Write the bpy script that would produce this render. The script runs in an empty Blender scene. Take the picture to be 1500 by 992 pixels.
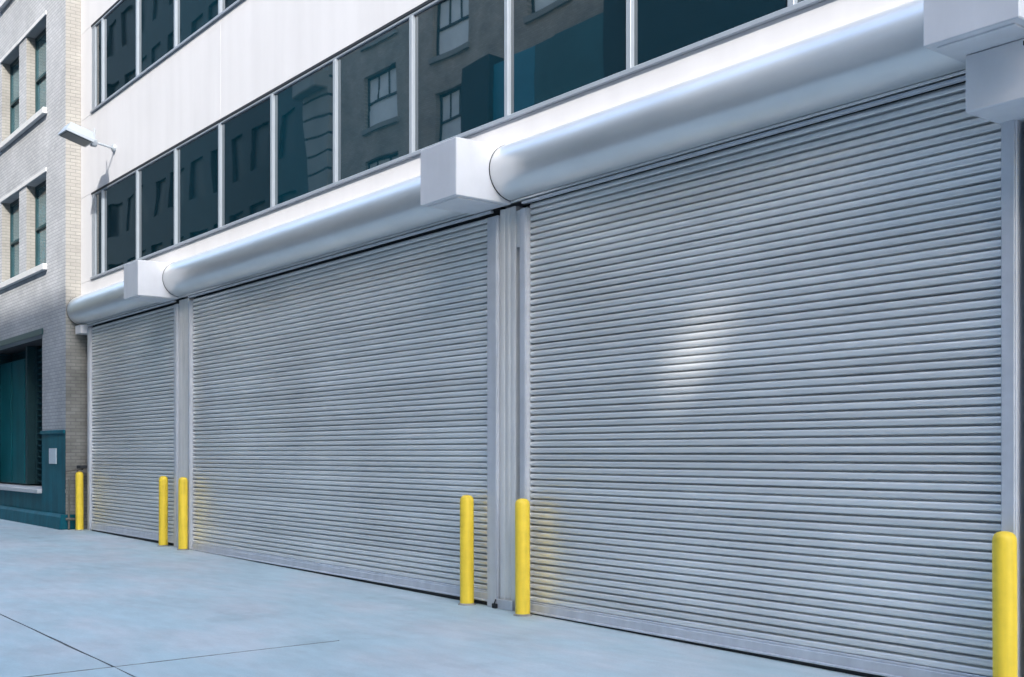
import bpy, math, random
from mathutils import Vector
R = math.radians
random.seed(11)
sc = bpy.context.scene
col = sc.collection

# ------------------------------------------------------------------ camera
cam_d = bpy.data.cameras.new("camera")
cam_d.sensor_width = 36.0
cam_d.lens = 1641 / 1500 * 36
cam_d.shift_y = 168 / 1500
cam_d.clip_start = 0.05
cam_d.clip_end = 2000
cam = bpy.data.objects.new("camera", cam_d)
cam.location = (0, -7.12, 1.6)
cam.rotation_euler = (R(90), 0, R(52.0))
col.objects.link(cam)
sc.camera = cam

# ------------------------------------------------------------------ light
SUN = Vector((1.0, -0.8, 0.95)).normalized()          # towards the sun
w = bpy.data.worlds.new("World"); sc.world = w; w.use_nodes = True
nt = w.node_tree; nt.nodes.clear()
sky = nt.nodes.new('ShaderNodeTexSky'); sky.sky_type = 'NISHITA'; sky.sun_disc = False
sky.sun_elevation = math.asin(SUN.z); sky.sun_rotation = math.atan2(SUN.x, SUN.y)
sky.air_density = 1.3; sky.dust_density = 1.7; sky.ozone_density = 1.4
bg = nt.nodes.new('ShaderNodeBackground'); bg.inputs[1].default_value = 0.15
wo = nt.nodes.new('ShaderNodeOutputWorld')
nt.links.new(sky.outputs[0], bg.inputs[0]); nt.links.new(bg.outputs[0], wo.inputs[0])
sl = bpy.data.lights.new("sun", 'SUN'); sl.energy = 1.3; sl.angle = R(.8); sl.color = (1, .95, .88)
so = bpy.data.objects.new("sun", sl); so.rotation_euler = SUN.to_track_quat('Z', 'Y').to_euler()
so.location = (10, -10, 30); col.objects.link(so)
sc.view_settings.view_transform = 'Standard'; sc.view_settings.look = 'None'
sc.view_settings.exposure = 2.2; sc.view_settings.gamma = 1.0
sc.cycles.max_bounces = 10
sc.cycles.sample_clamp_indirect = 8

# ------------------------------------------------------------------ materials
def new_mat(name, color, rough=.6, metal=0., spec=.5, noise=None, bump=None, streak=None, wear=None, coat=0):
    """colour with soft variation: noise=(scale, amount), streak=(scale xyz, amount, tint), bump=(scale, strength)."""
    m = bpy.data.materials.new(name); m.use_nodes = True
    n = m.node_tree.nodes; L = m.node_tree.links
    b = n['Principled BSDF']
    b.inputs['Roughness'].default_value = rough
    b.inputs['Metallic'].default_value = metal
    b.inputs['Specular IOR Level'].default_value = spec
    b.inputs['Coat Weight'].default_value = coat
    b.inputs['Base Color'].default_value = (*color, 1)
    geo = n.new('ShaderNodeNewGeometry')
    out = None
    if noise:
        t = n.new('ShaderNodeTexNoise'); t.inputs['Scale'].default_value = noise[0]; t.inputs['Detail'].default_value = 8
        t.inputs['Roughness'].default_value = .65
        L.new(geo.outputs['Position'], t.inputs['Vector'])
        r = n.new('ShaderNodeMapRange'); r.inputs['From Min'].default_value = .3; r.inputs['From Max'].default_value = .7
        r.inputs['To Min'].default_value = 1 - noise[1]; r.inputs['To Max'].default_value = 1 + noise[1]
        L.new(t.outputs[0], r.inputs['Value'])
        out = r.outputs[0]
    if streak:
        mp = n.new('ShaderNodeMapping'); mp.inputs['Scale'].default_value = streak[0]
        L.new(geo.outputs['Position'], mp.inputs['Vector'])
        t = n.new('ShaderNodeTexNoise'); t.inputs['Scale'].default_value = 1; t.inputs['Detail'].default_value = 6
        L.new(mp.outputs[0], t.inputs['Vector'])
        r = n.new('ShaderNodeMapRange'); r.inputs['From Min'].default_value = .35; r.inputs['From Max'].default_value = .7
        r.inputs['To Min'].default_value = 1 + streak[1] * .3; r.inputs['To Max'].default_value = 1 - streak[1]
        L.new(t.outputs[0], r.inputs['Value'])
        if out:
            mu = n.new('ShaderNodeMath'); mu.operation = 'MULTIPLY'
            L.new(out, mu.inputs[0]); L.new(r.outputs[0], mu.inputs[1]); out = mu.outputs[0]
        else:
            out = r.outputs[0]
    if out:
        v = n.new('ShaderNodeVectorMath'); v.operation = 'SCALE'; v.inputs[0].default_value = color
        L.new(out, v.inputs['Scale']); L.new(v.outputs[0], b.inputs['Base Color'])
    if bump:
        t = n.new('ShaderNodeTexNoise'); t.inputs['Scale'].default_value = bump[0]; t.inputs['Detail'].default_value = 5
        L.new(geo.outputs['Position'], t.inputs['Vector'])
        bp = n.new('ShaderNodeBump'); bp.inputs['Strength'].default_value = bump[1]; bp.inputs['Distance'].default_value = bump[2] if len(bump) > 2 else .01
        L.new(t.outputs[0], bp.inputs['Height']); L.new(bp.outputs[0], b.inputs['Normal'])
    return m

def brick_mat(name, c1, c2, mortar, axis='XZ', bw=.21, bh=.07, bump=.6, dirt=.15):
    m = bpy.data.materials.new(name); m.use_nodes = True
    n = m.node_tree.nodes; L = m.node_tree.links; b = n['Principled BSDF']
    b.inputs['Roughness'].default_value = .8; b.inputs['Specular IOR Level'].default_value = .3
    geo = n.new('ShaderNodeNewGeometry'); s = n.new('ShaderNodeSeparateXYZ'); c = n.new('ShaderNodeCombineXYZ')
    L.new(geo.outputs['Position'], s.inputs[0])
    L.new(s.outputs[0 if axis == 'XZ' else 1], c.inputs[0]); L.new(s.outputs[2], c.inputs[1])
    t = n.new('ShaderNodeTexBrick'); t.inputs['Scale'].default_value = 1
    t.inputs['Brick Width'].default_value = bw; t.inputs['Row Height'].default_value = bh
    t.inputs['Mortar Size'].default_value = .008; t.inputs['Mortar Smooth'].default_value = .2
    t.inputs['Color1'].default_value = (*c1, 1); t.inputs['Color2'].default_value = (*c2, 1); t.inputs['Mortar'].default_value = (*mortar, 1)
    L.new(c.outputs[0], t.inputs['Vector'])
    nz = n.new('ShaderNodeTexNoise'); nz.inputs['Scale'].default_value = 1.2; nz.inputs['Detail'].default_value = 8
    L.new(geo.outputs['Position'], nz.inputs['Vector'])
    r = n.new('ShaderNodeMapRange'); r.inputs['From Min'].default_value = .3; r.inputs['From Max'].default_value = .7
    r.inputs['To Min'].default_value = 1 - dirt; r.inputs['To Max'].default_value = 1 + dirt * .6
    L.new(nz.outputs[0], r.inputs['Value'])
    v = n.new('ShaderNodeVectorMath'); v.operation = 'SCALE'
    L.new(t.outputs[0], v.inputs[0]); L.new(r.outputs[0], v.inputs['Scale']); L.new(v.outputs[0], b.inputs['Base Color'])
    bp = n.new('ShaderNodeBump'); bp.inputs['Strength'].default_value = bump; bp.inputs['Distance'].default_value = .01; bp.invert = True
    L.new(t.outputs['Fac'], bp.inputs['Height']); L.new(bp.outputs[0], b.inputs['Normal'])
    return m

M = {}
M['white'] = new_mat('white_render', (.57, .57, .59), .55, noise=(.6, .03), streak=((3, 3, .25), .05), bump=(60, .15, .004))
M['white_box'] = new_mat('white_enamel_panel', (.73, .73, .75), .4, noise=(2.5, .04), streak=((5, 5, .8), .05), bump=(3, .15, .01))
M['frame'] = new_mat('grey_aluminium_frame', (.31, .35, .40), .35, metal=.25, noise=(4, .05))
M['seal'] = new_mat('black_seal_and_shadow_gap', (.015, .018, .022), .6)
M['dark'] = new_mat('dark_recess', (.03, .032, .036), .8, noise=(6, .2))  # near-black colour stands in for shade in recesses; also coats hidden cores
M['guide'] = new_mat('galvanised_guide', (.60, .62, .66), .4, metal=.25, noise=(5, .07), streak=((8, 8, .6), .1))
M['column'] = new_mat('painted_steel_column', (.78, .77, .74), .45, metal=.25, noise=(3, .05), streak=((10, 10, .4), .14))
M['yellow'] = new_mat('yellow_plastic_sleeve', (.97, .68, .05), .5, noise=(7, .08), streak=((20, 20, 1.6), .14), bump=(40, .08, .003))
M['teal'] = new_mat('teal_paint', (.001, .105, .145), .6, spec=.25, noise=(1.7, .25), streak=((5, 5, .5), .25), bump=(12, .3, .006))
M['teal_door'] = new_mat('teal_door_paint', (.001, .10, .12), .5, spec=.3, noise=(.9, .2), streak=((3, 3, .4), .2))
M['stone'] = new_mat('pale_stone_trim', (.55, .56, .57), .7, noise=(5, .08), bump=(40, .2, .004))
M['old_concrete'] = new_mat('weathered_concrete', (.29, .28, .25), .85, noise=(5, .28), streak=((9, 9, .5), .3), bump=(30, .5, .012))
M['joint_dirt'] = new_mat('joint_dirt', (.22, .23, .225), .9, noise=(9, .4))
M['asphalt'] = new_mat('asphalt', (.05, .05, .053), .85, noise=(3, .2), bump=(150, .6, .006))
M['kerb'] = new_mat('kerb_concrete', (.34, .34, .33), .8, noise=(6, .12), bump=(60, .3, .004))
M['lamp_metal'] = new_mat('grey_lamp_casing', (.34, .38, .42), .45, metal=.3, noise=(8, .06))
M['lamp_glass'] = new_mat('lamp_lens', (.06, .085, .10), .35, spec=.3, noise=(20, .1))
M['old_glass'] = new_mat('teal_old_glass', (.05, .13, .16), .12, spec=.7, noise=(2, .3))
M['sash'] = new_mat('dark_teal_sash', (.012, .05, .06), .45, noise=(6, .15))
M['paper'] = new_mat('pale_notice', (.55, .62, .68), .6, noise=(30, .12))

M['pipe'] = new_mat('rusty_pipe', (.16, .15, .13), .7, noise=(15, .3))
M['blind'] = new_mat('white_window_blind', (.90, .90, .86), .8, noise=(2, .1))
M['roof'] = new_mat('flat_roof_felt', (.12, .12, .12), .9, noise=(1, .15))
M['brick_front'] = brick_mat('grey_glazed_brick', (.47, .48, .50), (.40, .41, .435), (.28, .30, .32))
M['brick_side'] = brick_mat('cream_brick', (.345, .335, .31), (.305, .295, .275), (.25, .245, .23), axis='YZ')
M['old_brick'] = brick_mat('weathered_grey_brick', (.34, .335, .31), (.27, .265, .24), (.22, .22, .21), axis='YZ', bw=.2, bh=.07, dirt=.4)
M['brick_teal'] = brick_mat('teal_painted_brick', (.012, .07, .085), (.010, .055, .07), (.006, .03, .04))
M['brick_far'] = brick_mat('brown_grey_brick', (.52, .43, .35), (.44, .36, .29), (.36, .31, .26), dirt=.25)
M['stone_far'] = new_mat('banded_limestone', (.32, .30, .27), .8, noise=(.8, .15), bump=(8, .3, .02))
M['dark_far'] = new_mat('dark_far_wall', (.02, .026, .03), .7, noise=(.5, .3))
M['teal_far'] = new_mat('teal_far_panels', (.03, .22, .30), .5, noise=(.5, .2))
M['deep_teal_far'] = new_mat('deep_teal_panels', (.03, .11, .12), .5, noise=(.5, .3))
M['blue_far'] = new_mat('slate_blue_far_wall', (.13, .17, .23), .7, noise=(.6, .2))
M['pale_reflector'] = new_mat('pale_reflector_wall', (.72, .71, .68), .75, noise=(.8, .1))

def glass_mat():
    m = bpy.data.materials.new('tinted_reflective_glass'); m.use_nodes = True
    n = m.node_tree.nodes; L = m.node_tree.links; b = n['Principled BSDF']
    b.inputs['Base Color'].default_value = (.003, .012, .016, 1)
    b.inputs['Roughness'].default_value = .015; b.inputs['IOR'].default_value = 2.4
    b.inputs['Specular IOR Level'].default_value = .5
    oi = n.new('ShaderNodeObjectInfo')
    geo = n.new('ShaderNodeNewGeometry')
    t = n.new('ShaderNodeTexNoise'); t.inputs['Scale'].default_value = .55; t.inputs['Detail'].default_value = 1
    L.new(geo.outputs['Position'], t.inputs['Vector'])
    bp = n.new('ShaderNodeBump'); bp.inputs['Strength'].default_value = .25; bp.inputs['Distance'].default_value = .02
    L.new(t.outputs[0], bp.inputs['Height']); L.new(bp.outputs[0], b.inputs['Normal'])
    # each pane has a slightly different body tint
    r = n.new('ShaderNodeValToRGB')
    r.color_ramp.elements[0].color = (.001, .005, .008, 1); r.color_ramp.elements[1].color = (.002, .024, .038, 1)
    L.new(oi.outputs['Random'], r.inputs[0]); L.new(r.outputs[0], b.inputs['Base Color'])
    return m
M['glass'] = glass_mat()

def slat_mat():
    m = bpy.data.materials.new('galvanised_shutter_slat'); m.use_nodes = True
    n = m.node_tree.nodes; L = m.node_tree.links; b = n['Principled BSDF']
    b.inputs['Metallic'].default_value = .45; b.inputs['Roughness'].default_value = .34
    geo = n.new('ShaderNodeNewGeometry'); oi = n.new('ShaderNodeObjectInfo')
    mp = n.new('ShaderNodeMapping'); mp.inputs['Scale'].default_value = (.5, .5, .9)
    L.new(geo.outputs['Position'], mp.inputs['Vector'])
    t = n.new('ShaderNodeTexNoise'); t.inputs['Scale'].default_value = 1.1; t.inputs['Detail'].default_value = 2; t.inputs['Roughness'].default_value = .45
    L.new(mp.outputs[0], t.inputs['Vector'])
    r = n.new('ShaderNodeMapRange'); r.inputs['From Min'].default_value = .1; r.inputs['From Max'].default_value = .9
    r.inputs['To Min'].default_value = .86; r.inputs['To Max'].default_value = 1.08
    L.new(t.outputs[0], r.inputs['Value'])
    r2 = n.new('ShaderNodeMapRange'); r2.inputs['To Min'].default_value = .93; r2.inputs['To Max'].default_value = 1.07
    L.new(oi.outputs['Random'], r2.inputs['Value'])
    mu = n.new('ShaderNodeMath'); mu.operation = 'MULTIPLY'; L.new(r.outputs[0], mu.inputs[0]); L.new(r2.outputs[0], mu.inputs[1])
    v = n.new('ShaderNodeVectorMath'); v.operation = 'SCALE'; v.inputs[0].default_value = (.83, .83, .815)
    L.new(mu.outputs[0], v.inputs['Scale']); L.new(v.outputs[0], b.inputs['Base Color'])
    rr = n.new('ShaderNodeMapRange'); rr.inputs['From Min'].default_value = .1; rr.inputs['From Max'].default_value = .9
    rr.inputs['To Min'].default_value = .26; rr.inputs['To Max'].default_value = .38
    L.new(t.outputs[0], rr.inputs['Value']); L.new(rr.outputs[0], b.inputs['Roughness'])
    # gentle dents and waves along each slat
    mp2 = n.new('ShaderNodeMapping'); mp2.inputs['Scale'].default_value = (1.8, 1, 6)
    L.new(geo.outputs['Position'], mp2.inputs['Vector'])
    t2 = n.new('ShaderNodeTexNoise'); t2.inputs['Scale'].default_value = 1; t2.inputs['Detail'].default_value = 1
    L.new(mp2.outputs[0], t2.inputs['Vector'])
    bp = n.new('ShaderNodeBump'); bp.inputs['Strength'].default_value = .5; bp.inputs['Distance'].default_value = .03
    L.new(t2.outputs[0], bp.inputs['Height']); L.new(bp.outputs[0], b.inputs['Normal'])
    return m
M['slat'] = slat_mat()
M['hood'] = new_mat('silver_painted_hood', (.76, .765, .76), .32, metal=.6, noise=(1.5, .03), streak=((1.2, 6, 6), .05), bump=(1.3, .25, .02))

def concrete_mat():
    m = bpy.data.materials.new('pavement_concrete'); m.use_nodes = True
    n = m.node_tree.nodes; L = m.node_tree.links; b = n['Principled BSDF']
    b.inputs['Roughness'].default_value = .62; b.inputs['Specular IOR Level'].default_value = .4
    geo = n.new('ShaderNodeNewGeometry'); oi = n.new('ShaderNodeObjectInfo')
    def noise(scale, detail, lo, hi, f0=.3, f1=.7, stretch=None):
        src = geo.outputs['Position']
        if stretch:
            mp = n.new('ShaderNodeMapping'); mp.inputs['Scale'].default_value = stretch; L.new(src, mp.inputs['Vector']); src = mp.outputs[0]
        t = n.new('ShaderNodeTexNoise'); t.inputs['Scale'].default_value = scale; t.inputs['Detail'].default_value = detail; t.inputs['Roughness'].default_value = .6
        L.new(src, t.inputs['Vector'])
        r = n.new('ShaderNodeMapRange'); r.inputs['From Min'].default_value = f0; r.inputs['From Max'].default_value = f1
        r.inputs['To Min'].default_value = lo; r.inputs['To Max'].default_value = hi
        L.new(t.outputs[0], r.inputs['Value']); return r.outputs[0], t
    a, ta = noise(.35, 6, .86, 1.08)
    c, tc = noise(3.5, 9, .90, 1.07, stretch=(.6, 1.6, 1))
    d, td = noise(60, 3, .95, 1.05)
    e, te = noise(1.1, 6, 1.0, .78, .56, .78)                 # darker stains with soft edges
    o = a
    for k in (c, d, e):
        mu = n.new('ShaderNodeMath'); mu.operation = 'MULTIPLY'; L.new(o, mu.inputs[0]); L.new(k, mu.inputs[1]); o = mu.outputs[0]
    v = n.new('ShaderNodeVectorMath'); v.operation = 'SCALE'; 
    ft, tf = noise(.8, 5, 0, 1, .42, .62, stretch=(.7, 1.4, 1))
    mx = n.new('ShaderNodeMix'); mx.data_type = 'RGBA'; L.new(ft, mx.inputs['Factor'])
    mx.inputs[6].default_value = (.455, .56, .58, 1); mx.inputs[7].default_value = (.53, .565, .575, 1)
    L.new(mx.outputs[2], v.inputs[0])
    L.new(o, v.inputs['Scale']); L.new(v.outputs[0], b.inputs['Base Color'])
    bp = n.new('ShaderNodeBump'); bp.inputs['Strength'].default_value = .35; bp.inputs['Distance'].default_value = .004
    L.new(td.outputs[0], bp.inputs['Height'])
    bp2 = n.new('ShaderNodeBump'); bp2.inputs['Strength'].default_value = .4; bp2.inputs['Distance'].default_value = .02
    L.new(tc.outputs[0], bp2.inputs['Height']); L.new(bp.outputs[0], bp2.inputs['Normal']); L.new(bp2.outputs[0], b.inputs['Normal'])
    return m
M['concrete'] = concrete_mat()

# ------------------------------------------------------------------ mesh helpers
class MB:
    def __init__(s): s.v = []; s.f = []; s.m = []; s.mats = []; s.sm = []
    def mi(s, mat):
        if mat not in s.mats: s.mats.append(mat)
        return s.mats.index(mat)
    def face(s, pts, mat, smooth=False):
        i = len(s.v); s.v += [tuple(p) for p in pts]; s.f.append(tuple(range(i, i + len(pts)))); s.m.append(s.mi(mat)); s.sm.append(smooth)
    def faces(s, vs, fs, mat, smooth=False):
        i = len(s.v); s.v += [tuple(p) for p in vs]; k = s.mi(mat)
        for f in fs: s.f.append(tuple(i + a for a in f)); s.m.append(k); s.sm.append(smooth)
    def box(s, x0, x1, y0, y1, z0, z1, mat, bev=0):
        if bev <= 0:
            vs = [(x, y, z) for x in (x0, x1) for y in (y0, y1) for z in (z0, z1)]
            s.faces(vs, [(0, 1, 3, 2), (4, 6, 7, 5), (0, 4, 5, 1), (2, 3, 7, 6), (0, 2, 6, 4), (1, 5, 7, 3)], mat); return
        b = bev; c = [(x0, x1), (y0, y1), (z0, z1)]; vs = []; idx = {}
        for i in (0, 1):
            for j in (0, 1):
                for k in (0, 1):
                    for a in range(3):
                        p = [c[0][i], c[1][j], c[2][k]]
                        for ax in range(3):
                            if ax != a: p[ax] += b * (1 if (i, j, k)[ax] == 0 else -1)
                        idx[(i, j, k, a)] = len(vs); vs.append(tuple(p))
        fs = []
        for i in (0, 1):       # big faces (normal axis a)
            fs.append([idx[(i, 0, 0, 0)], idx[(i, 1, 0, 0)], idx[(i, 1, 1, 0)], idx[(i, 0, 1, 0)]][::(1 if i else -1)])
            fs.append([idx[(0, i, 0, 1)], idx[(1, i, 0, 1)], idx[(1, i, 1, 1)], idx[(0, i, 1, 1)]][::(-1 if i else 1)])
            fs.append([idx[(0, 0, i, 2)], idx[(1, 0, i, 2)], idx[(1, 1, i, 2)], idx[(0, 1, i, 2)]][::(1 if i else -1)])
        for i in (0, 1):
            for j in (0, 1):
                fs.append([idx[(i, j, 0, 0)], idx[(i, j, 1, 0)], idx[(i, j, 1, 1)], idx[(i, j, 0, 1)]])
                fs.append([idx[(i, 0, j, 0)], idx[(i, 1, j, 0)], idx[(i, 1, j, 2)], idx[(i, 0, j, 2)]])
                fs.append([idx[(0, i, j, 1)], idx[(1, i, j, 1)], idx[(1, i, j, 2)], idx[(0, i, j, 2)]])
                for k in (0, 1):
                    fs.append([idx[(i, j, k, 0)], idx[(i, j, k, 1)], idx[(i, j, k, 2)]])
        s.faces(vs, fs, mat)
    def prism_x(s, prof, x0, x1, mat, smooth=False, closed=True, caps=True, nx=1):
        n = len(prof); vs = []
        for q in range(nx + 1):
            x = x0 + (x1 - x0) * q / nx; vs += [(x, y, z) for y, z in prof]
        fs = []
        for q in range(nx):
            for i in range(n if closed else n - 1):
                j = (i + 1) % n; fs.append((q * n + i, q * n + j, (q + 1) * n + j, (q + 1) * n + i))
        s.faces(vs, fs, mat, smooth)
        if caps and closed:
            s.face([(x0, y, z) for y, z in prof], mat); s.face([(x1, y, z) for y, z in prof][::-1], mat)
    def prism_z(s, prof, z0, z1, mat, smooth=False):
        n = len(prof)
        s.faces([(x, y, z0) for x, y in prof] + [(x, y, z1) for x, y in prof], [(i, (i + 1) % n, n + (i + 1) % n, n + i) for i in range(n)], mat, smooth)
        s.face([(x, y, z0) for x, y in prof][::-1], mat); s.face([(x, y, z1) for x, y in prof], mat)
    def tube(s, pts, r, mat, n=10, caps=True):
        P = [Vector(p) for p in pts]; rings = []
        up0 = Vector((0, 0, 1))
        for i, p in enumerate(P):
            d = ((P[min(i + 1, len(P) - 1)] - P[max(i - 1, 0)])).normalized()
            u = d.cross(up0 if abs(d.z) < .95 else Vector((1, 0, 0))).normalized(); v = d.cross(u)
            rings.append([p + (u * math.cos(a) + v * math.sin(a)) * r for a in [2 * math.pi * k / n for k in range(n)]])
        vs = [q for rg in rings for q in rg]; fs = []
        for i in range(len(P) - 1):
            for k in range(n): fs.append((i * n + k, i * n + (k + 1) % n, (i + 1) * n + (k + 1) % n, (i + 1) * n + k))
        s.faces(vs, fs, mat, True)
        if caps: s.face(rings[0][::-1], mat); s.face(rings[-1], mat)
    def lathe(s, prof, mat, n=28, c=(0, 0)):
        vs = []
        for r, z in prof: vs += [(c[0] + r * math.cos(2 * math.pi * k / n), c[1] + r * math.sin(2 * math.pi * k / n), z) for k in range(n)]
        fs = [(i * n + k, i * n + (k + 1) % n, (i + 1) * n + (k + 1) % n, (i + 1) * n + k) for i in range(len(prof) - 1) for k in range(n)]
        s.faces(vs, fs, mat, True)
        s.face(vs[:n][::-1], mat)
    def mesh(s, name):
        import bmesh
        me = bpy.data.meshes.new(name); me.from_pydata(s.v, [], s.f)
        for m in s.mats: me.materials.append(m)
        me.polygons.foreach_set('material_index', s.m); me.polygons.foreach_set('use_smooth', s.sm)
        bm = bmesh.new(); bm.from_mesh(me); bmesh.ops.recalc_face_normals(bm, faces=bm.faces); bm.to_mesh(me); bm.free()
        me.update(); return me
    def build(s, name, parent=None):
        o = bpy.data.objects.new(name, s.mesh(name)); col.objects.link(o)
        if parent: o.parent = parent
        return o

def tag(o, label=None, cat=None, group=None, kind=None):
    if label: o['label'] = label
    if cat: o['category'] = cat
    if group: o['group'] = group
    if kind: o['kind'] = kind
    return o
def empty(name, loc=(0, 0, 0)):
    o = bpy.data.objects.new(name, None); o.location = loc; o.empty_display_size = .3; col.objects.link(o); return o
def part(name, mb, parent):          # geometry given in world metres, parent may stand anywhere without rotation
    o = mb.build(name, parent); p = Vector((0, 0, 0)); q = parent
    while q: p += q.location; q = q.parent
    o.data.transform(__import__('mathutils').Matrix.Translation(-p)); return o
def copy_at(o, parent, loc):
    c = o.copy(); col.objects.link(c); c.parent = parent; c.location = loc; return c

def gz(x): return -.082 - .0060 * x if x > -24 else .062          # the pavement falls gently towards the camera

def wall_with_holes(mb, x0, x1, z0, z1, holes, y, depth, mat, mat_side=None, back=True):
    """front face at y with rectangular openings (hx0,hx1,hz0,hz1) and their reveals going back by depth."""
    xs = sorted({x0, x1, *[h[0] for h in holes], *[h[1] for h in holes]}); zs = sorted({z0, z1, *[h[2] for h in holes], *[h[3] for h in holes]})
    for a, b in zip(xs, xs[1:]):
        for c, d in zip(zs, zs[1:]):
            mx, mz = (a + b) / 2, (c + d) / 2
            if any(h[0] < mx < h[1] and h[2] < mz < h[3] for h in holes): continue
            mb.face([(a, y, c), (b, y, c), (b, y, d), (a, y, d)], mat)
    ms = mat_side or mat
    sgn = 1 if depth > 0 else -1
    for h in holes:
        a, b, c, d = h[:4]; e = y + depth
        mb.face([(a, y, c), (a, y, d), (a, e, d), (a, e, c)], ms); mb.face([(b, y, c), (b, e, c), (b, e, d), (b, y, d)], ms)
        if not (c == 2.06 and z0 == 2.06): mb.face([(a, y, c), (a, e, c), (b, e, c), (b, y, c)], mat)
        if not (d == 2.06 and z1 == 2.06): mb.face([(a, y, d), (b, y, d), (b, e, d), (a, e, d)], mat)

# ================================================================== GROUND
g = MB(); g.faces([(-400, -400, -.30), (400, -400, -.30), (400, 400, -.30), (-400, 400, -.30)], [(0, 1, 2, 3)], M['asphalt'])
tag(g.build('ground'), kind='structure')
rd = MB()
rd.faces([(x, y, gz(x) - .15) for x in (-80, -24, 30) for y in (-9.9, -6.16)], [(0, 2, 3, 1), (2, 4, 5, 3)], M['asphalt'])
tag(rd.build('road'), 'dark asphalt street along the kerb', kind='structure')
# pavement: bedding sheet + individual concrete slabs with recessed joints
pv = MB(); pv.faces([(x, y, gz(x) - .012) for x in (-80, -24, 30) for y in (-6.0, .6)], [(0, 2, 3, 1), (2, 4, 5, 3)], M['joint_dirt'])
pav = tag(pv.build('pavement'), kind='structure')
def slab(x0, x1, y0, y1, dz=0, gap=.009, gapx=.015, top=None):
    m = MB(); x0 += gapx; x1 -= gapx; y0 += gap; y1 -= (gap if top is None else top); b = .006
    def zz(x): return gz(x) + dz
    n = max(1, int((x1 - x0) / .35))
    xs = [x0] + [x0 + b] + [x0 + b + (x1 - x0 - 2 * b) * k / n for k in range(1, n)] + [x1 - b, x1]
    ny = max(1, int((y1 - y0) / .35)); ys = [y0, y0 + b] + [y0 + b + (y1 - y0 - 2 * b) * k / ny for k in range(1, ny)] + [y1 - b, y1]; NY = len(ys)
    vs = []
    jx = [[random.gauss(0, .005) for _ in ys] for _ in (0, 1)]; jy = [[random.gauss(0, .004) for _ in xs] for _ in (0, 1)]
    for i, x in enumerate(xs):
        for j, y in enumerate(ys):
            edge = i in (0, len(xs) - 1) or j in (0, NY - 1)
            px = x + (jx[0][j] if i < 2 else jx[1][j] if i > len(xs) - 3 else 0)
            py = y + ((jy[0][i] if gap > .001 else 0) if j < 2 else (jy[1][i] if top is None and gap > .001 else 0) if j > NY - 3 else 0)
            vs.append((px, py, zz(x) - (.0015 if edge and not (j == NY - 1 and top is not None) and not (j == 0 and gap < .001) else 0)))
    fs = [(i * NY + j, (i + 1) * NY + j, (i + 1) * NY + j + 1, i * NY + j + 1) for i in range(len(xs) - 1) for j in range(NY - 1)]
    m.faces(vs, fs, M['concrete'])
    def skirt(p, q): m.face([p, q, (q[0], q[1], q[2] - .03), (p[0], p[1], p[2] - .03)], M['joint_dirt'])
    for i in (0, len(xs) - 1):
        for j in range(NY - 1): skirt(vs[i * NY + j], vs[i * NY + j + 1])
    for j in (0, NY - 1):
        for i in range(len(xs) - 1): skirt(vs[i * NY + j], vs[(i + 1) * NY + j])
    return m.build('slab', pav)
slab(-8.62, 2.0, -4.25, -2.3, top=-.0001)
slab(-24.0, -8.62, -4.25, -2.3, top=-.0001)
slab(-24.0, 2.0, -2.3, .55, gap=.0001)
slab(-44, -24.0, -4.25, -.2)
for a, b in ((-8.62, 2.0), (-14.4, -8.62), (-20.2, -14.4), (-26, -20.2), (-44, -26)): slab(a, b, -5.98, -4.25)
kb = MB()
kb.faces([(x, y, z) for x, gg in ((-80, gz(-80)), (-24, gz(-24)), (30, gz(30))) for (y, z) in ((-6.16, gg - .2), (-6.16, gg - .015), (-6.145, gg), (-6.0, gg), (-6.0, gg - .2))],
         [(q * 5 + i, q * 5 + i + 1, (q + 1) * 5 + i + 1, (q + 1) * 5 + i) for q in range(2) for i in range(4)], M['kerb'])
tag(kb.build('kerb'), kind='structure')

# ================================================================== WHITE BUILDING
WB = tag(empty('white_building', (-10, 0, gz(-10))), 'white rendered building with two dark ribbon windows above three grey roller shutters', 'building')
XL, XR, TOP = -23.38, 1.5, 14.5
def P(name, mb, parent=WB, label=None):
    o = part(name, mb, parent)
    if label: o['label'] = label
    return o
# rendered wall panels, butted with open joints
JOINTS = [XL + .02, -16.44, XR]
def panel(x0, x1, z0, z1, y0=0, y1=.3, mat='white', name='wall_panel'):
    m = MB(); m.box(x0 + .002, x1 - .002, y0, y1, z0, z1, M[mat], .002); return P(name, m)
LB, LT, UB, UT = 5.04, 6.77, 8.34, 10.10     # window strips: sill and head heights
WL = -22.68                                   # left end of the window strips
for a, b in zip(JOINTS, JOINTS[1:]):
    panel(a, b, LT, UB); panel(a, b, UT, TOP)
panel(XL + .02, XR, 4.22, LB)
panel(XL + .02, WL, LB + .004, LT - .004); panel(XL + .02, WL, UB + .004, UT - .004)
m = MB()                                       # dark core, roof and far sides behind the panels
m.box(XL + .05, XR - .01, .62, 9, -.3, TOP - .05, M['dark']); P('core', m)
m = MB(); m.box(XL + .02, XR, .0, 9.1, TOP, TOP + .25, M['white'], .01); P('parapet', m)
m = MB(); m.box(XR - .3, XR, .31, 9.05, -.3, TOP - .01, M['white'], .01); P('side_wall', m)
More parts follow.
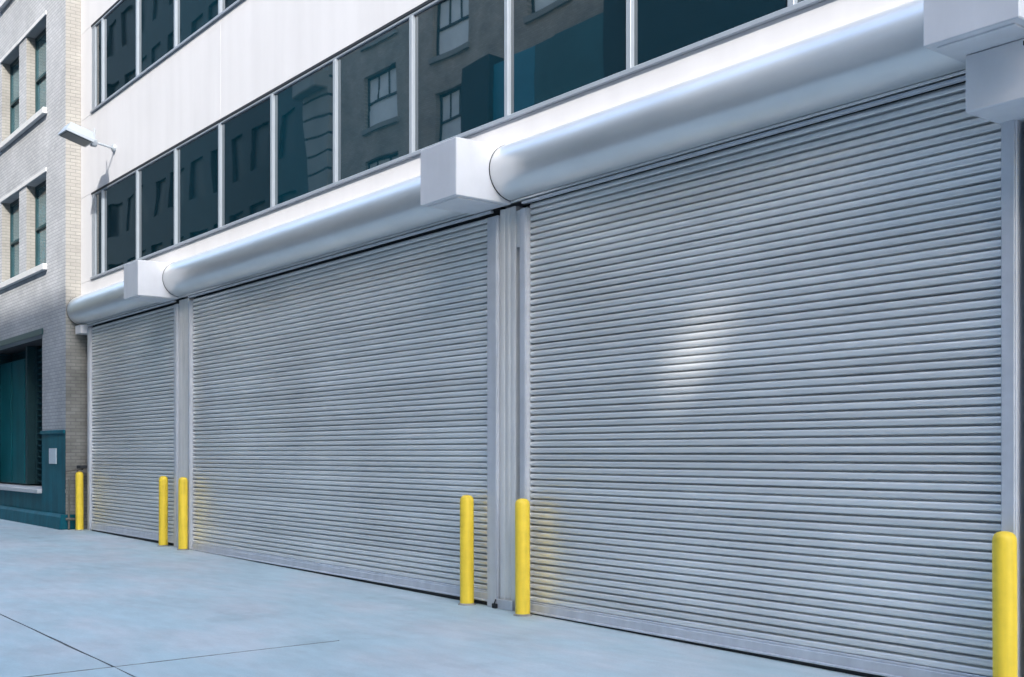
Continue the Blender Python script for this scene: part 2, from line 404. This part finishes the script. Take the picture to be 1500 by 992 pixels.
# ribbon windows
MULL = [-22.0] + [-20.09 + 1.817 * k for k in range(12)]
MULL = [x for x in MULL if x < XR - .3]
def ribbon(z0, z1, lab):
    fr = MB(); y = .015
    fr.box(WL + .003, XR - .3, -.035, .14, z0 + .003, z0 + .050, M['frame'], .006)      # sill rail
    fr.box(WL + .003, XR - .3, -.004, .14, z1 - .075, z1 - .040, M['frame'], .006)      # head rail
    fr.box(WL + .003, XR - .3, -.012, .14, z1 - .039, z1 - .003, M['seal'])  # proud black strip paints the shadow gap above the head rail
    fr.box(WL + .003, WL + .22, 0, .14, z0 + .052, z1 - .077, M['frame'], .004)
    o = P('ribbon_window', fr, WB, lab)
    proto = None
    for x in MULL:
        mm = MB(); mm.box(-.032, .032, -.022, .12, z0 + .051, z1 - .076, M['frame'], .005)
        if proto is None:
            proto = mm.build('mullion', o); me = proto.data
            me.transform(__import__('mathutils').Matrix.Translation((0, -WB.location.y, -WB.location.z)))
            proto.location = (x - WB.location.x, 0, 0)
        else:
            copy_at(proto, o, (x - WB.location.x, 0, 0))
    edges = [WL + .20] + MULL + [XR - .3]
    for i, (a, b) in enumerate(zip(edges, edges[1:])):
        t = random.uniform(-.0025, .0025)
        gm = MB(); a += .03; b -= .03
        gm.faces([(a, .022 - t, z0 + .045), (b, .022 + t, z0 + .045), (b, .022 + t * .5, z1 - .06), (a, .022 - t, z1 - .06)], [(0, 1, 2, 3)], M['glass'])
        gm.faces([(a, .05, z0 + .045), (b, .05, z0 + .045), (b, .05, z1 - .06), (a, .05, z1 - .06)], [(3, 2, 1, 0)], M['seal'])
        P('pane', gm, o)
ribbon(LB, LT, 'lower ribbon window of tall dark panes just above the shutter hoods')
ribbon(UB, UT, 'upper ribbon window of dark panes along the second floor')

# shutter header wall behind the hoods
YS = .045
def arc_prof(r, cz, n=18, a0=-90, a1=90):
    return [(-r * math.cos(R(a0 + (a1 - a0) * k / n)), cz + r * math.sin(R(a0 + (a1 - a0) * k / n))) for k in range(n + 1)]
def hood(x0, x1, lab):
    m = MB(); cz, r = 4.49, .29
    prof = arc_prof(r, cz)
    m.prism_x([(.0 if abs(y) < 1e-6 else y, z) for y, z in prof], x0 + .012, x1 - .012, M['hood'], smooth=True, closed=False, nx=12)
    inner = [(y * .96, cz + (z - cz) * .96) for y, z in prof]
    for x in (x0 + .014, x1 - .014):
        m.face([(x, y, z) for y, z in inner], M['hood'])
    o = P('shutter_hood', m, WB, lab)
    e = MB()                                     # rubber end seals
    rp = [(y * 1.012, cz + (z - cz) * 1.012) for y, z in prof]
    for a in (x0 + .001, x1 - .011):
        e.prism_x(rp, a, a + .010, M['seal'], closed=True)
    P('end_seal', e, o)
    f = MB(); f.box(x0 + .02, x1 - .02, -.03, .002, 4.176, 4.198, M['hood'], .003); P('bottom_flange', f, o)
    return o
hood(XL + .06, -18.77, 'shortest silver hood, beside the brick building')
hood(-18.10, -9.77, 'long silver rounded hood over the widest shutter')
hood(-9.12, -3.98, 'large silver rounded hood over the tallest-looking shutter')
hood(-3.35, 1.3, 'silver hood beyond the last white box')
# white boxes between the hoods
def bracket_box(x0, x1):
    m = MB(); m.box(x0, x1, -.70, -.002, 4.17, 4.75, M['white_box'], .008)
    o = P('bracket_box', m)
    u = MB(); u.box(x0 + .06, x1 - .06, -.64, -.08, 4.158, 4.172, M['white_box'], .004); P('soffit_panel', u, o)
    return o
bracket_box(-18.77, -18.10); bracket_box(-9.77, -9.12); bracket_box(-3.99, -3.36)
m = MB(); m.box(-3.88, XR - .05, -.395, .29, 3.785, 4.155, M['white_box'], .008); P('capital_block', m, WB, 'white block under the last box at the pillar top')
m = MB(); m.tube([(-3.40, -.5, 4.16), (-3.40, -.5, 4.08)], .018, M['seal']); m.box(-3.43, -3.37, -.53, -.47, 4.06, 4.09, M['seal'], .004); P('drop_bolt', m)

# slat: one profile shared by every slat of a shutter
PITCH = .0655
def slat_mesh(x0, x1):
    h = PITCH
    prof = [(.048, -.004), (.024, -.002), (.010, .000), (.002, .003), (-.002, .010), (-.003, .024), (-.0005, .038), (.003, .044), (.010, .0470), (.040, .0480), (.050, .052), (.050, .0625)]
    m = MB(); n = max(4, int((x1 - x0) / 1.2))
    m.prism_x(prof, x0, x1, M['slat'], smooth=True, closed=False, caps=False, nx=n)
    me = m.mesh('slat'); return me
def shutter(x0, x1, zb, lab, gl, gr):
    """curtain between x0 and x1, bottom at zb; guides gl, gr = (x0,x1)"""
    L0 = WB.location
    hd = MB(); hd.box(x0 - .05, x1 + .05, -.03, .02, 4.138, 4.162, M['guide'], .004)       # lintel angle
    hd.box(x0 - .05, x1 + .05, .11, .30, 4.16, 4.215, M['dark'])
    hd.box(x0 - .1, x1 + .1, YS + .056, YS + .2, zb + .01, 4.155, M['dark'])                                  # dark backing behind the slats
    o = P('roller_shutter', hd, WB, lab)
    me = slat_mesh(x0 - x1, 0.0)
    top = 4.12; z = zb + .115; k = 0
    while z < top:
        s = bpy.data.objects.new('slat', me); col.objects.link(s); s.parent = o
        s.location = (x1 - L0.x, YS - L0.y + random.gauss(0, .0008), z - L0.z)
        s.rotation_euler = (R(random.gauss(0, .3)), 0, 0)
        z += PITCH; k += 1
    bb = MB(); bb.box(x0, x1, YS - .018, YS + .03, zb + .004, zb + .092, M['guide'], .006)
    bb.box(x0, x1, YS - .045, YS - .017, zb + .0, zb + .018, M['guide'], .004)
    bb.box(x0, x1, YS - .010, YS + .025, zb + .092, zb + .112, M['guide'], .004)
    P('bottom_bar', bb, o)
    bs = MB(); bs.box(x0, x1, YS - .012, YS + .02, zb - .045, zb + .004, M['seal']); P('bottom_seal', bs, o)
    for (a, b) in (gl, gr):
        gm = MB(); zf = gz((a + b) / 2) + .001
        gm.box(a, b, .0, YS + .06, zf, 4.10, M['guide'], .006)
        gm.box(a + .012, b - .012, -.012, .002, zf, 4.09, M['guide'], .003)
        P('guide_rail', gm, o)
        for q in range(5):
            bm_ = MB(); bm_.lathe([(.011, 0), (.011, .006), (.006, .010), (0.0005, .011)], M['guide'], 8)
    return o
shutter(-22.78, -18.34, gz(-22.6) + .03, 'narrowest roller shutter, next to the brick building', (-22.92, -22.79), (-18.34, -18.20))
shutter(-17.63, -9.50, gz(-17.5) - .0, 'widest roller shutter, between the two ribbed columns', (-17.72, -17.64), (-9.54, -9.36))
shutter(-8.87, -3.84, gz(-8.8) + .012, 'roller shutter nearest the camera, with a pale glare patch', (-8.985, -8.875), (-3.855, -3.745))

# columns between shutters: ribbed painted steel
def column(x0, x1, nr):
    m = MB(); zf = gz(x0) + .001; w = (x1 - x0); prof = []
    seg = w / nr
    for i in range(nr):
        for k in range(7):
            a = math.pi * k / 6
            prof.append((x0 + seg * (i + .5) - seg * .46 * math.cos(a), .03 - .011 * math.sin(a)))
    prof = [(x0, .3), (x0, .03)] + prof + [(x1, .03), (x1, .3)]
    m.prism_z(prof, zf, 4.15, M['column'], False)
    o = P('column', m)
    b = MB(); b.box(x0 + .01, x1 + .0, -.02, .0, zf, zf + .10, M['guide'], .004); P('base_plate', b, o)
    return o
c1 = column(-18.19, -17.76, 4)
c2 = column(-9.355, -9.085, 3)
m = MB(); m.box(-9.40, -9.33, -.05, -.016, gz(-9.4) + .002, gz(-9.4) + .05, M['seal'], .006); m.tube([(-9.36, -.05, gz(-9.4) + .03), (-9.30, -.07, gz(-9.4) + .10)], .008, M['seal'], 8); P('floor_latch', m, c2)
for (a, b) in ((-17.755, -17.725), (-9.08, -8.99), (-3.74, -3.715)):
    m = MB(); m.box(a, b, .20, .3, gz(a), 4.1, M['dark']); P('recess', m)  # strips coloured near-black in place of shade deep in the gap
m = MB(); m.box(-9.08, -8.995, .03, .045, 3.72, 4.10, M['column'], .002); m.box(-9.078, -8.997, .12, .135, .0, 3.70, M['column'], .002); P('closure_plate', m)
m = MB(); m.box(-3.71, XR - .06, .02, .29, gz(0) - .05, 3.78, M['white_box'], .008); P('pillar', m, WB, 'plain white pillar under the white block')
# left end: bracket block next to the brick return and a jamb strip
m = MB(); m.box(-23.26, -22.92, -.14, .10, 4.00, 4.17, M['white_box'], .006); P('end_bracket', m)
m = MB(); m.box(-23.30, -22.93, .16, .28, gz(-23), 4.0, M['old_concrete'], .01); P('jamb_strip', m)

# ================================================================== FLOODLIGHT
FL = tag(empty('floodlight', (-21.30, 0, 7.36)), 'grey floodlight on a bent arm fixed to the white wall above the lower windows', 'floodlight')
m = MB(); m.lathe([(.07, -.02), (.07, .02), (.05, .035), (.0005, .036)], M['lamp_metal'], 16)
me = m.mesh('wall_plate'); me.transform(__import__('mathutils').Matrix.Rotation(R(90), 4, 'X'))
o = bpy.data.objects.new('wall_plate', me); col.objects.link(o); o.parent = FL; o.location = (0, -.02, 0)
m = MB(); m.tube([(-21.30, -.02, 7.36), (-21.30, -.12, 7.37), (-21.30, -.30, 7.40), (-21.30, -.38, 7.40)], .02, M['lamp_metal']); P('arm', m, FL)
m = MB(); m.box(-21.35, -21.25, -.45, -.34, 7.33, 7.46, M['lamp_metal'], .012); m.tube([(-21.3, -.38, 7.44), (-21.3, -.38, 7.66)], .016, M['lamp_metal'], 8); P('swivel_joint', m, FL)
def frustum(mb, sx, sy, z0, z1, k, mat):
    vs = [(a * sx / 2 * q, b * sy / 2 * q, z) for z, q in ((z0, 1), (z1, k)) for a, b in ((-1, -1), (1, -1), (1, 1), (-1, 1))]
    mb.faces(vs, [(0, 1, 2, 3), (4, 7, 6, 5), (0, 4, 5, 1), (1, 5, 6, 2), (2, 6, 7, 3), (3, 7, 4, 0)], mat)
m = MB(); frustum(m, .52, .52, 0, .05, .98, M['lamp_metal']); frustum(m, .51, .51, .05, .19, .80, M['lamp_metal'])
hs = m.build('housing', FL); hs.location = (0, -.72, .06); hs.rotation_euler = (R(-16), R(2), 0)
m = MB(); m.box(-.23, .23, -.23, .23, -.012, .001, M['lamp_glass'], .003)
o = m.build('lens', hs)

# ================================================================== BRICK BUILDING
BB = tag(empty('brick_building', (-40, -.30, 0)), 'grey brick building with cream brick reveals and a teal painted base', 'building')
BX = -23.36; YB = -.30
wins = []
for zb, zt in ((5.60, 7.54), (8.89, 10.85), (12.2, 14.15), (15.5, 17.4)):
    x = -24.72
    for k in range(6):
        wins.append((x - 1.53, x, zb, zt)); x -= 2.13
        if k % 2 == 1: x -= 1.6
door = (-30.5, -25.02, .82, 4.13)
m = MB()
wall_with_holes(m, -62, BX, 2.06, 21, wins + [(door[0], door[1], 2.06, door[3])], YB, .22, M['brick_front'], M['brick_side'])
m2 = MB(); m2.faces([(BX, YB, 4.35), (BX, 1.2, 4.35), (BX, 1.2, 21), (BX, YB, 21)], [(0, 1, 2, 3)], M['brick_side'])
P('wall', m, BB)
P('side_return', m2, BB, 'cream brick return beside the white wall')
m = MB(); m.faces([(BX, YB, gz(BX) - .05), (BX, 1.2, gz(BX) - .05), (BX, 1.2, 4.35), (BX, YB, 4.35)], [(0, 1, 2, 3)], M['old_brick']); P('lower_return', m, BB, 'stained grey brick return')
# teal painted base: dado right of the door, below it, and a plinth
m = MB(); wall_with_holes(m, -62, BX - .003, gz(-24) + .24, 2.06, [(door[0], door[1], door[2], 2.06)], YB - .006, .05, M['teal'])
m.box(door[1] + .0, BX - .004, YB - .045, YB - .007, 2.0, 2.075, M['teal'], .006)
P('painted_base', m, BB, 'teal painted base wall')
m = MB(); m.prism_x([(YB - .007, gz(-24) + .30), (YB - .05, gz(-24) + .30), (YB - .10, gz(-24) + .24), (YB - .13, gz(-24) - .08), (YB - .007, gz(-24) - .08)], -62, BX - .003, M['teal']); m.box(BX + .001, BX + .03, YB - .10, YB + .28, gz(-24) - .05, gz(-24) + .30, M['teal'], .004); P('plinth', m, BB)
# loading door recess
m = MB(); yb = YB + .75
m.face([(door[0], YB, 2.06), (door[0], YB, 4.13), (door[0], yb, 4.13), (door[0], yb, .82)][:4], M['brick_teal'])
m.face([(door[0], yb, .82), (door[1], yb, .82), (door[1], yb, 4.13), (door[0], yb, 4.13)], M['brick_teal'])
m.face([(door[0], YB + .22, 4.128), (door[1], YB + .22, 4.128), (door[1], yb, 4.128), (door[0], yb, 4.128)], M['dark'])  # soffit coloured near-black to paint the shade at the opening's top
m.face([(door[1], YB, .82), (door[1], yb, .82), (door[1], yb, 4.13), (door[1], YB + .2, 4.13)], M['brick_teal'])
P('door_recess', m, BB)
dr = MB(); dr.box(-30.4, -28.0, yb - .30, yb - .22, .87, 3.85, M['teal_door'], .008)
d = P('loading_door', dr, BB, 'teal loading door set back in its recess')
for x in (-29.3, -28.12): 
    q = MB(); q.box(x, x + .05, yb - .325, yb - .301, .9, 3.82, M['teal_door'], .004); P('stile', q, d)
q = MB(); q.box(-27.98, -27.84, yb - .32, yb - .01, .87, 4.12, M['sash'], .004); P('door_post', q, BB)
q = MB(); q.box(door[0], door[1] - .002, YB - .10, yb - .002, .74, .83, M['stone'], .01); P('dock_ledge', q, BB)
q = MB(); q.box(door[0] - .1, door[1] + .1, YB - .03, YB - .002, 4.132, 4.26, M['sash'], .005); P('lintel', q, BB)
q = MB(); q.box(-24.42, -23.94, YB - .03, YB - .008, 1.38, 1.70, M['paper'], .003)
nt_ = P('notice', q, BB, 'small pale notice on the teal wall')
lp = MB(); lp.box(-27.82, -27.74, yb - .14, yb - .03, .87, 4.1, M['sash'], .004); lo = P('louvre_panel', lp, BB, 'dark louvred strip beside the loading door')
l2 = MB(); l2.box(-25.14, -25.06, yb - .14, yb - .03, .87, 4.1, M['sash'], .004); P('louvre_jamb', l2, lo)
ls = MB(); ls.box(-27.735, -25.145, -.045, .045, -.008, .008, M['brick_teal'], .002); lm = ls.mesh('louvre')
for k in range(23):
    o = bpy.data.objects.new('louvre', lm); col.objects.link(o); o.parent = lo
    o.location = (0 - BB.location.x, yb - .09 - BB.location.y, .93 + k * .14); o.rotation_euler = (R(-35), 0, 0)
# windows
proto = None
def window_parts(parent, a, b, zb, zt, yg):
    f = MB(); f.box(a + .002, a + .07, yg - .03, yg + .05, zb, zt, M['sash'], .004); f.box(b - .07, b - .002, yg - .03, yg + .05, zb, zt, M['sash'], .004)
    f.box(a + .07, b - .07, yg - .03, yg + .05, zt - .08, zt - .002, M['sash'], .004); f.box(a + .07, b - .07, yg - .03, yg + .05, zb, zb + .08, M['sash'], .004)
    f.box(a + .07, b - .07, yg - .04, yg + .04, (zb + zt) / 2 - .03, (zb + zt) / 2 + .03, M['sash'], .004)
    w_ = P('window', f, parent)
    for c, d_, dy in ((zb + .08, (zb + zt) / 2 - .03, .012), ((zb + zt) / 2 + .03, zt - .08, 0)):
        p = MB(); p.box(a + .07, b - .07, yg + dy, yg + dy + .008, c, d_, M['old_glass']); P('pane', p, w_)
    return w_
vis = [h for h in wins if h[1] > -33]
for (a, b, zb, zt) in vis: window_parts(BB, a, b, zb, zt, YB + .215)
for (a, b, zb, zt) in [h for h in wins if h[1] <= -33]: 
    p = MB(); p.box(a, b, YB + .2, YB + .23, zb, zt, M['old_glass']); P('window', p, BB)
for zb, zt in ((5.60, 7.54), (8.89, 10.85), (12.2, 14.15)):
    for x1 in (-24.72, -30.58):
        x0 = x1 - 2.13 - 1.53
        q = MB(); q.box(x0 - .1, x1 + .08, YB - .09, YB - .002, zb - .13, zb - .0, M['stone'], .008); P('sill', q, BB)
        q = MB(); q.box(x0 - .06, x1 + .06, YB - .03, YB - .002, zt + .0, zt + .09, M['stone'], .006); P('lintel', q, BB)
m = MB(); m.box(-62, BX - .01, YB + .9, 12, 0, 20.9, M['dark']); P('core', m, BB)
m = MB(); m.box(-62.1, BX + .01, YB - .1, YB + .9, 21.0, 21.3, M['stone'], .02); P('cornice', m, BB)
# standpipe against the stained return
SP = tag(empty('standpipe', (-23.2, -.22, gz(-23.2))), 'thin rusty pipes with a cross piece beside the leftmost yellow bollard', 'pipe')
z0 = gz(-23.2)
for i, (x, y, h) in enumerate(((-23.245, -.27, 1.02), (-23.235, -.10, 1.24))):
    m = MB(); m.tube([(x, y, z0), (x, y, z0 + h)], .020, M['pipe'], 8); P('pipe', m, SP)
m = MB(); m.tube([(-23.235, -.33, z0 + 1.18), (-23.235, .02, z0 + 1.24)], .018, M['pipe'], 8); P('cross_pipe', m, SP)
m = MB(); m.tube([(-23.235, -.33, z0 + .22), (-23.235, .02, z0 + .20)], .026, M['pipe'], 8); P('valve_pipe', m, SP)
# small dark box above bollard
m = MB(); m.box(-23.12, -22.9, -.16, .06, z0 + 1.235, z0 + 1.30, M['seal'], .01); m.tube([(-23.2, -.02, z0 + 1.22), (-23.1, -.05, z0 + 1.27)], .02, M['seal'], 8); P('shut_off_lever', m, SP)

# ================================================================== BOLLARDS
def bollard(x, y, h, lab):
    o = tag(empty('bollard', (x, y, gz(x))), lab, 'bollard', 'yellow bollards guarding the shutter jambs')
    return o
prof = [(.073, .0), (.075, .02), (.075, 1.08), (.073, 1.105), (.064, 1.128), (.047, 1.143), (.024, 1.150), (.0006, 1.152)]
m = MB(); m.lathe(prof, M['yellow'], 32); sleeve = m.mesh('sleeve')
m = MB(); m.lathe([(.098, -.006), (.096, .006), (.080, .016), (.0745, .018)], M['old_concrete'], 24); collar = m.mesh('collar')
for x, y, s, lab in (
    (-23.01, -.13, 1.02, 'yellow bollard beside the stained concrete jamb and pipes, at the narrowest shutter'),
    (-18.57, -.10, 1.03, 'yellow bollard in front of the narrowest shutter, near its column side'),
    (-17.70, -.10, 1.03, 'yellow bollard standing before the ribbed column between narrow and widest shutter'),
    (-9.77, -.10, 1.02, 'yellow bollard in front of the widest shutter, near the tall ribbed column'),
    (-8.81, -.10, 1.02, 'yellow bollard between the tall ribbed column and the nearest shutter'),
    (-3.77, -.10, 1.0, 'largest yellow bollard, cut by the picture edge, under the white block')):
    b = bollard(x, y, s, lab)
    for nm, me in (('sleeve', sleeve), ('collar', collar)):
        o = bpy.data.objects.new(nm, me); col.objects.link(o); o.parent = b; o.scale = (1, 1, s)
    b.rotation_euler = (R(random.uniform(-.25, .25)), R(random.uniform(-.25, .25)), random.uniform(0, 6))

# ================================================================== ACROSS THE STREET (seen in the glass and the metal)
YO = -14.0
m = MB(); m.box(-80, 40, YO, -9.9, -.31, -.02, M['kerb'], .02); tag(m.build('far_pavement'), kind='structure')
OB = tag(empty('opposite_brick_building', (-32, YO, 0)), 'brown brick building with white blinds, mirrored in the ribbon windows', 'building')
ox0, ox1 = -38.2, -12.8
ow = []
for k in range(9):
    for x, z0, hw in ((-34.7, 1.05, 1.1), (-30.5, 2.5, .95), (-25.2, 2.3, .95), (-20.5, 2.3, .95), (-15.8, 2.3, .95)):
        zb = z0 + 3.1 * k
        if zb + 2.2 > 28 or (x > -29 and zb < 13.4) or (x > -33 and zb < 2): continue
        ow.append((x - hw, x + hw, zb, zb + 1.95))
m = MB(); wall_with_holes(m, ox0, ox1, 0, 28.5, ow, YO, -.25, M['brick_far']); P('wall', m, OB)
m = MB(); m.box(ox0 + .01, ox1 - .01, YO - 12, YO - .4, 0, 28.4, M['dark_far']); P('core', m, OB)
m = MB(); m.box(ox0 - .1, ox1 + .1, YO - .4, YO + .5, 28.5, 29.2, M['stone_far'], .02); P('cornice', m, OB)
for (a, b, zb, zt) in ow:
    f = MB(); y = YO - .18; mz = (zb + zt) / 2
    for q in ((a, a + .08, zb, zt), (b - .08, b, zb, zt), (a + .08, b - .08, zb, zb + .08), (a + .08, b - .08, zt - .08, zt), (a + .08, b - .08, mz - .04, mz + .04)):
        f.box(q[0], q[1], y - .05, y + .02, q[2], q[3], M['seal'])
    for fx in (.33, .66):
        xx = a + (b - a) * fx; f.box(xx - .025, xx + .025, y - .05, y + .015, mz + .04, zt - .08, M['seal'])
    wdw = P('window', f, OB)
    p = MB(); p.box(a + .08, b - .08, y - .04, y - .03, zb + .08, mz - .04, M['blind']); P('blind', p, wdw)
    p = MB(); p.box(a + .08, b - .08, y - .04, y - .03, mz + .04, zt - .08, M['old_glass'] if a > -29 else M['blind']); P('blind', p, wdw)
    p = MB(); p.box(a - .1, b + .1, YO + .002, YO + .1, zb - .16, zb - .002, M['stone_far']); P('sill', p, wdw)
# banded stone pier at its corner
m = MB()
for k in range(40):
    m.box(-40.0, ox0 - .002, YO - .4, YO + .28, .70 * k, .70 * k + .63, M['stone_far'], .02)
m.box(-39.95, ox0 - .004, YO - .6, YO + .2, 0, 27.9, M['dark_far'])
st = P('banded_pier', m, OB); st['kind'] = 'stuff'
m = MB(); m.box(-40.3, ox0 - .003, YO + .2, YO + .75, 15.6, 16.3, M['stone_far'], .05); P('capital', m, OB)
def plain(name, label, x0, x1, h, mat, y=YO, d=12, cols=None, wmat=None):
    e = tag(empty(name, ((x0 + x1) / 2, y, 0)), label, 'building')
    holes = []
    if cols:
        k = 0
        while 3.6 + 3.4 * k + 2 < h - .5:
            zb = 3.6 + 3.4 * k
            x = x0 + cols[0]
            while x + cols[1] < x1 - .4:
                holes.append((x, x + cols[1], zb, zb + 1.9)); x += cols[2]
            k += 1
    m = MB(); wall_with_holes(m, x0, x1, -.02, h, holes, y, -.2, mat)
    for X in (x0, x1): m.face([(X, y, -.02), (X, y - d, -.02), (X, y - d, h), (X, y, h)], mat)
    m.face([(x0, y, h), (x1, y, h), (x1, y - d, h), (x0, y - d, h)], M['roof'])
    P('wall', m, e)
    m = MB(); m.box(x0 - .05, x1 + .05, y - .3, y + .25, h + .002, h + .5, M['stone_far'], .02); P('cornice', m, e)
    for hh in holes:
        p = MB(); p.box(hh[0], hh[1], y - .2, y - .17, hh[2], hh[3], wmat or M['old_glass']); P('window', p, e)
    return e
plain('dark_office_block', 'dark glassy office block farther along the opposite side', -130, -40.4, 29, M['dark_far'], cols=(.8, 1.5, 2.4), wmat=M['seal'])
AN = tag(empty('teal_annex', (-20, -13.5, 0)), 'low teal panelled annex in front of the brown brick building across the street', 'building')
m = MB(); m.box(-27.4, -25.2, YO + .01, YO + .55, -.02, 13.5, M['teal_far'], .02); P('wall', m, AN)
m = MB(); m.box(-25.19, -22.3, YO + .01, YO + .56, -.02, 13.5, M['deep_teal_far'], .02); P('wall', m, AN)
m = MB(); m.box(-22.29, -16.3, YO + .01, YO + .6, -.02, 15.2, M['dark_far'], .02); P('wall', m, AN)
m = MB(); m.box(-16.29, -12.9, YO + .01, YO + .6, -.02, 15.2, M['pale_reflector'], .02); P('wall', m, AN, 'added pale end wall that brightens the near shutter')  # unseen pale wall added as a reflector for the near shutter
for x in (-26.0, -23.8, -21.6, -19.4, -17.4):
    for z in (3.2, 6.6):
        m = MB(); m.box(x - .8, x + .8, YO + .561, YO + .64, z, z + 2.3, M['old_glass'], .01); P('window', m, AN)
m = MB(); m.box(-28.9, -27.41, YO + .01, YO + .7, -.02, 13.8, M['dark_far'], .02); P('stair_shaft', m, AN)
plain('low_warehouse', 'lower plain warehouse across the street with added sun-blocking roof walls and a water tank', -12.6, 30, 17.6, M['blue_far'], cols=(1.2, 2.2, 4.5))
WH = bpy.data.objects['low_warehouse']
m = MB(); m.box(-12.4, 11.3, YO - 1.2, YO - .5, 18.15, 21.7, M['brick_far']); P('sun_block_wall', m, WH)  # added unseen roof walls, blocking the sun except through a small slot
m = MB(); m.box(12.75, 29.5, YO - 1.2, YO - .5, 18.15, 21.7, M['brick_far']); P('sun_block_wall', m, WH)
m = MB(); m.box(11.302, 11.85, YO - 1.2, YO - .6, 18.15, 19.42, M['brick_far']); m.box(11.852, 12.748, YO - 1.2, YO - .6, 18.15, 19.80, M['brick_far']); P('sun_slot_sill', m, WH)  # added stepped sill of the slot that lets sun onto the shutter
m = MB(); m.box(11.302, 11.85, YO - 1.2, YO - .6, 20.40, 21.7, M['brick_far']); m.box(11.852, 12.748, YO - 1.2, YO - .6, 20.85, 21.7, M['brick_far']); P('sun_slot_head', m, WH)  # added upper edge of the sun slot, shapes the glare patch
m = MB(); m.lathe([(1.15, 20.25), (1.2, 23.0), (1.25, 23.05), (.05, 24.1)], M['dark_far'], 20, c=(20.4, YO - 2.5)); P('water_tank', m, WH)
for a, b in ((19.5, -3.4), (21.3, -3.4), (19.5, -1.6), (21.3, -1.6)):
    m = MB(); m.box(a - .05, a + .05, YO + b - .05, YO + b + .05, 17.7, 20.3, M['dark_far']); P('tank_leg', m, WH)
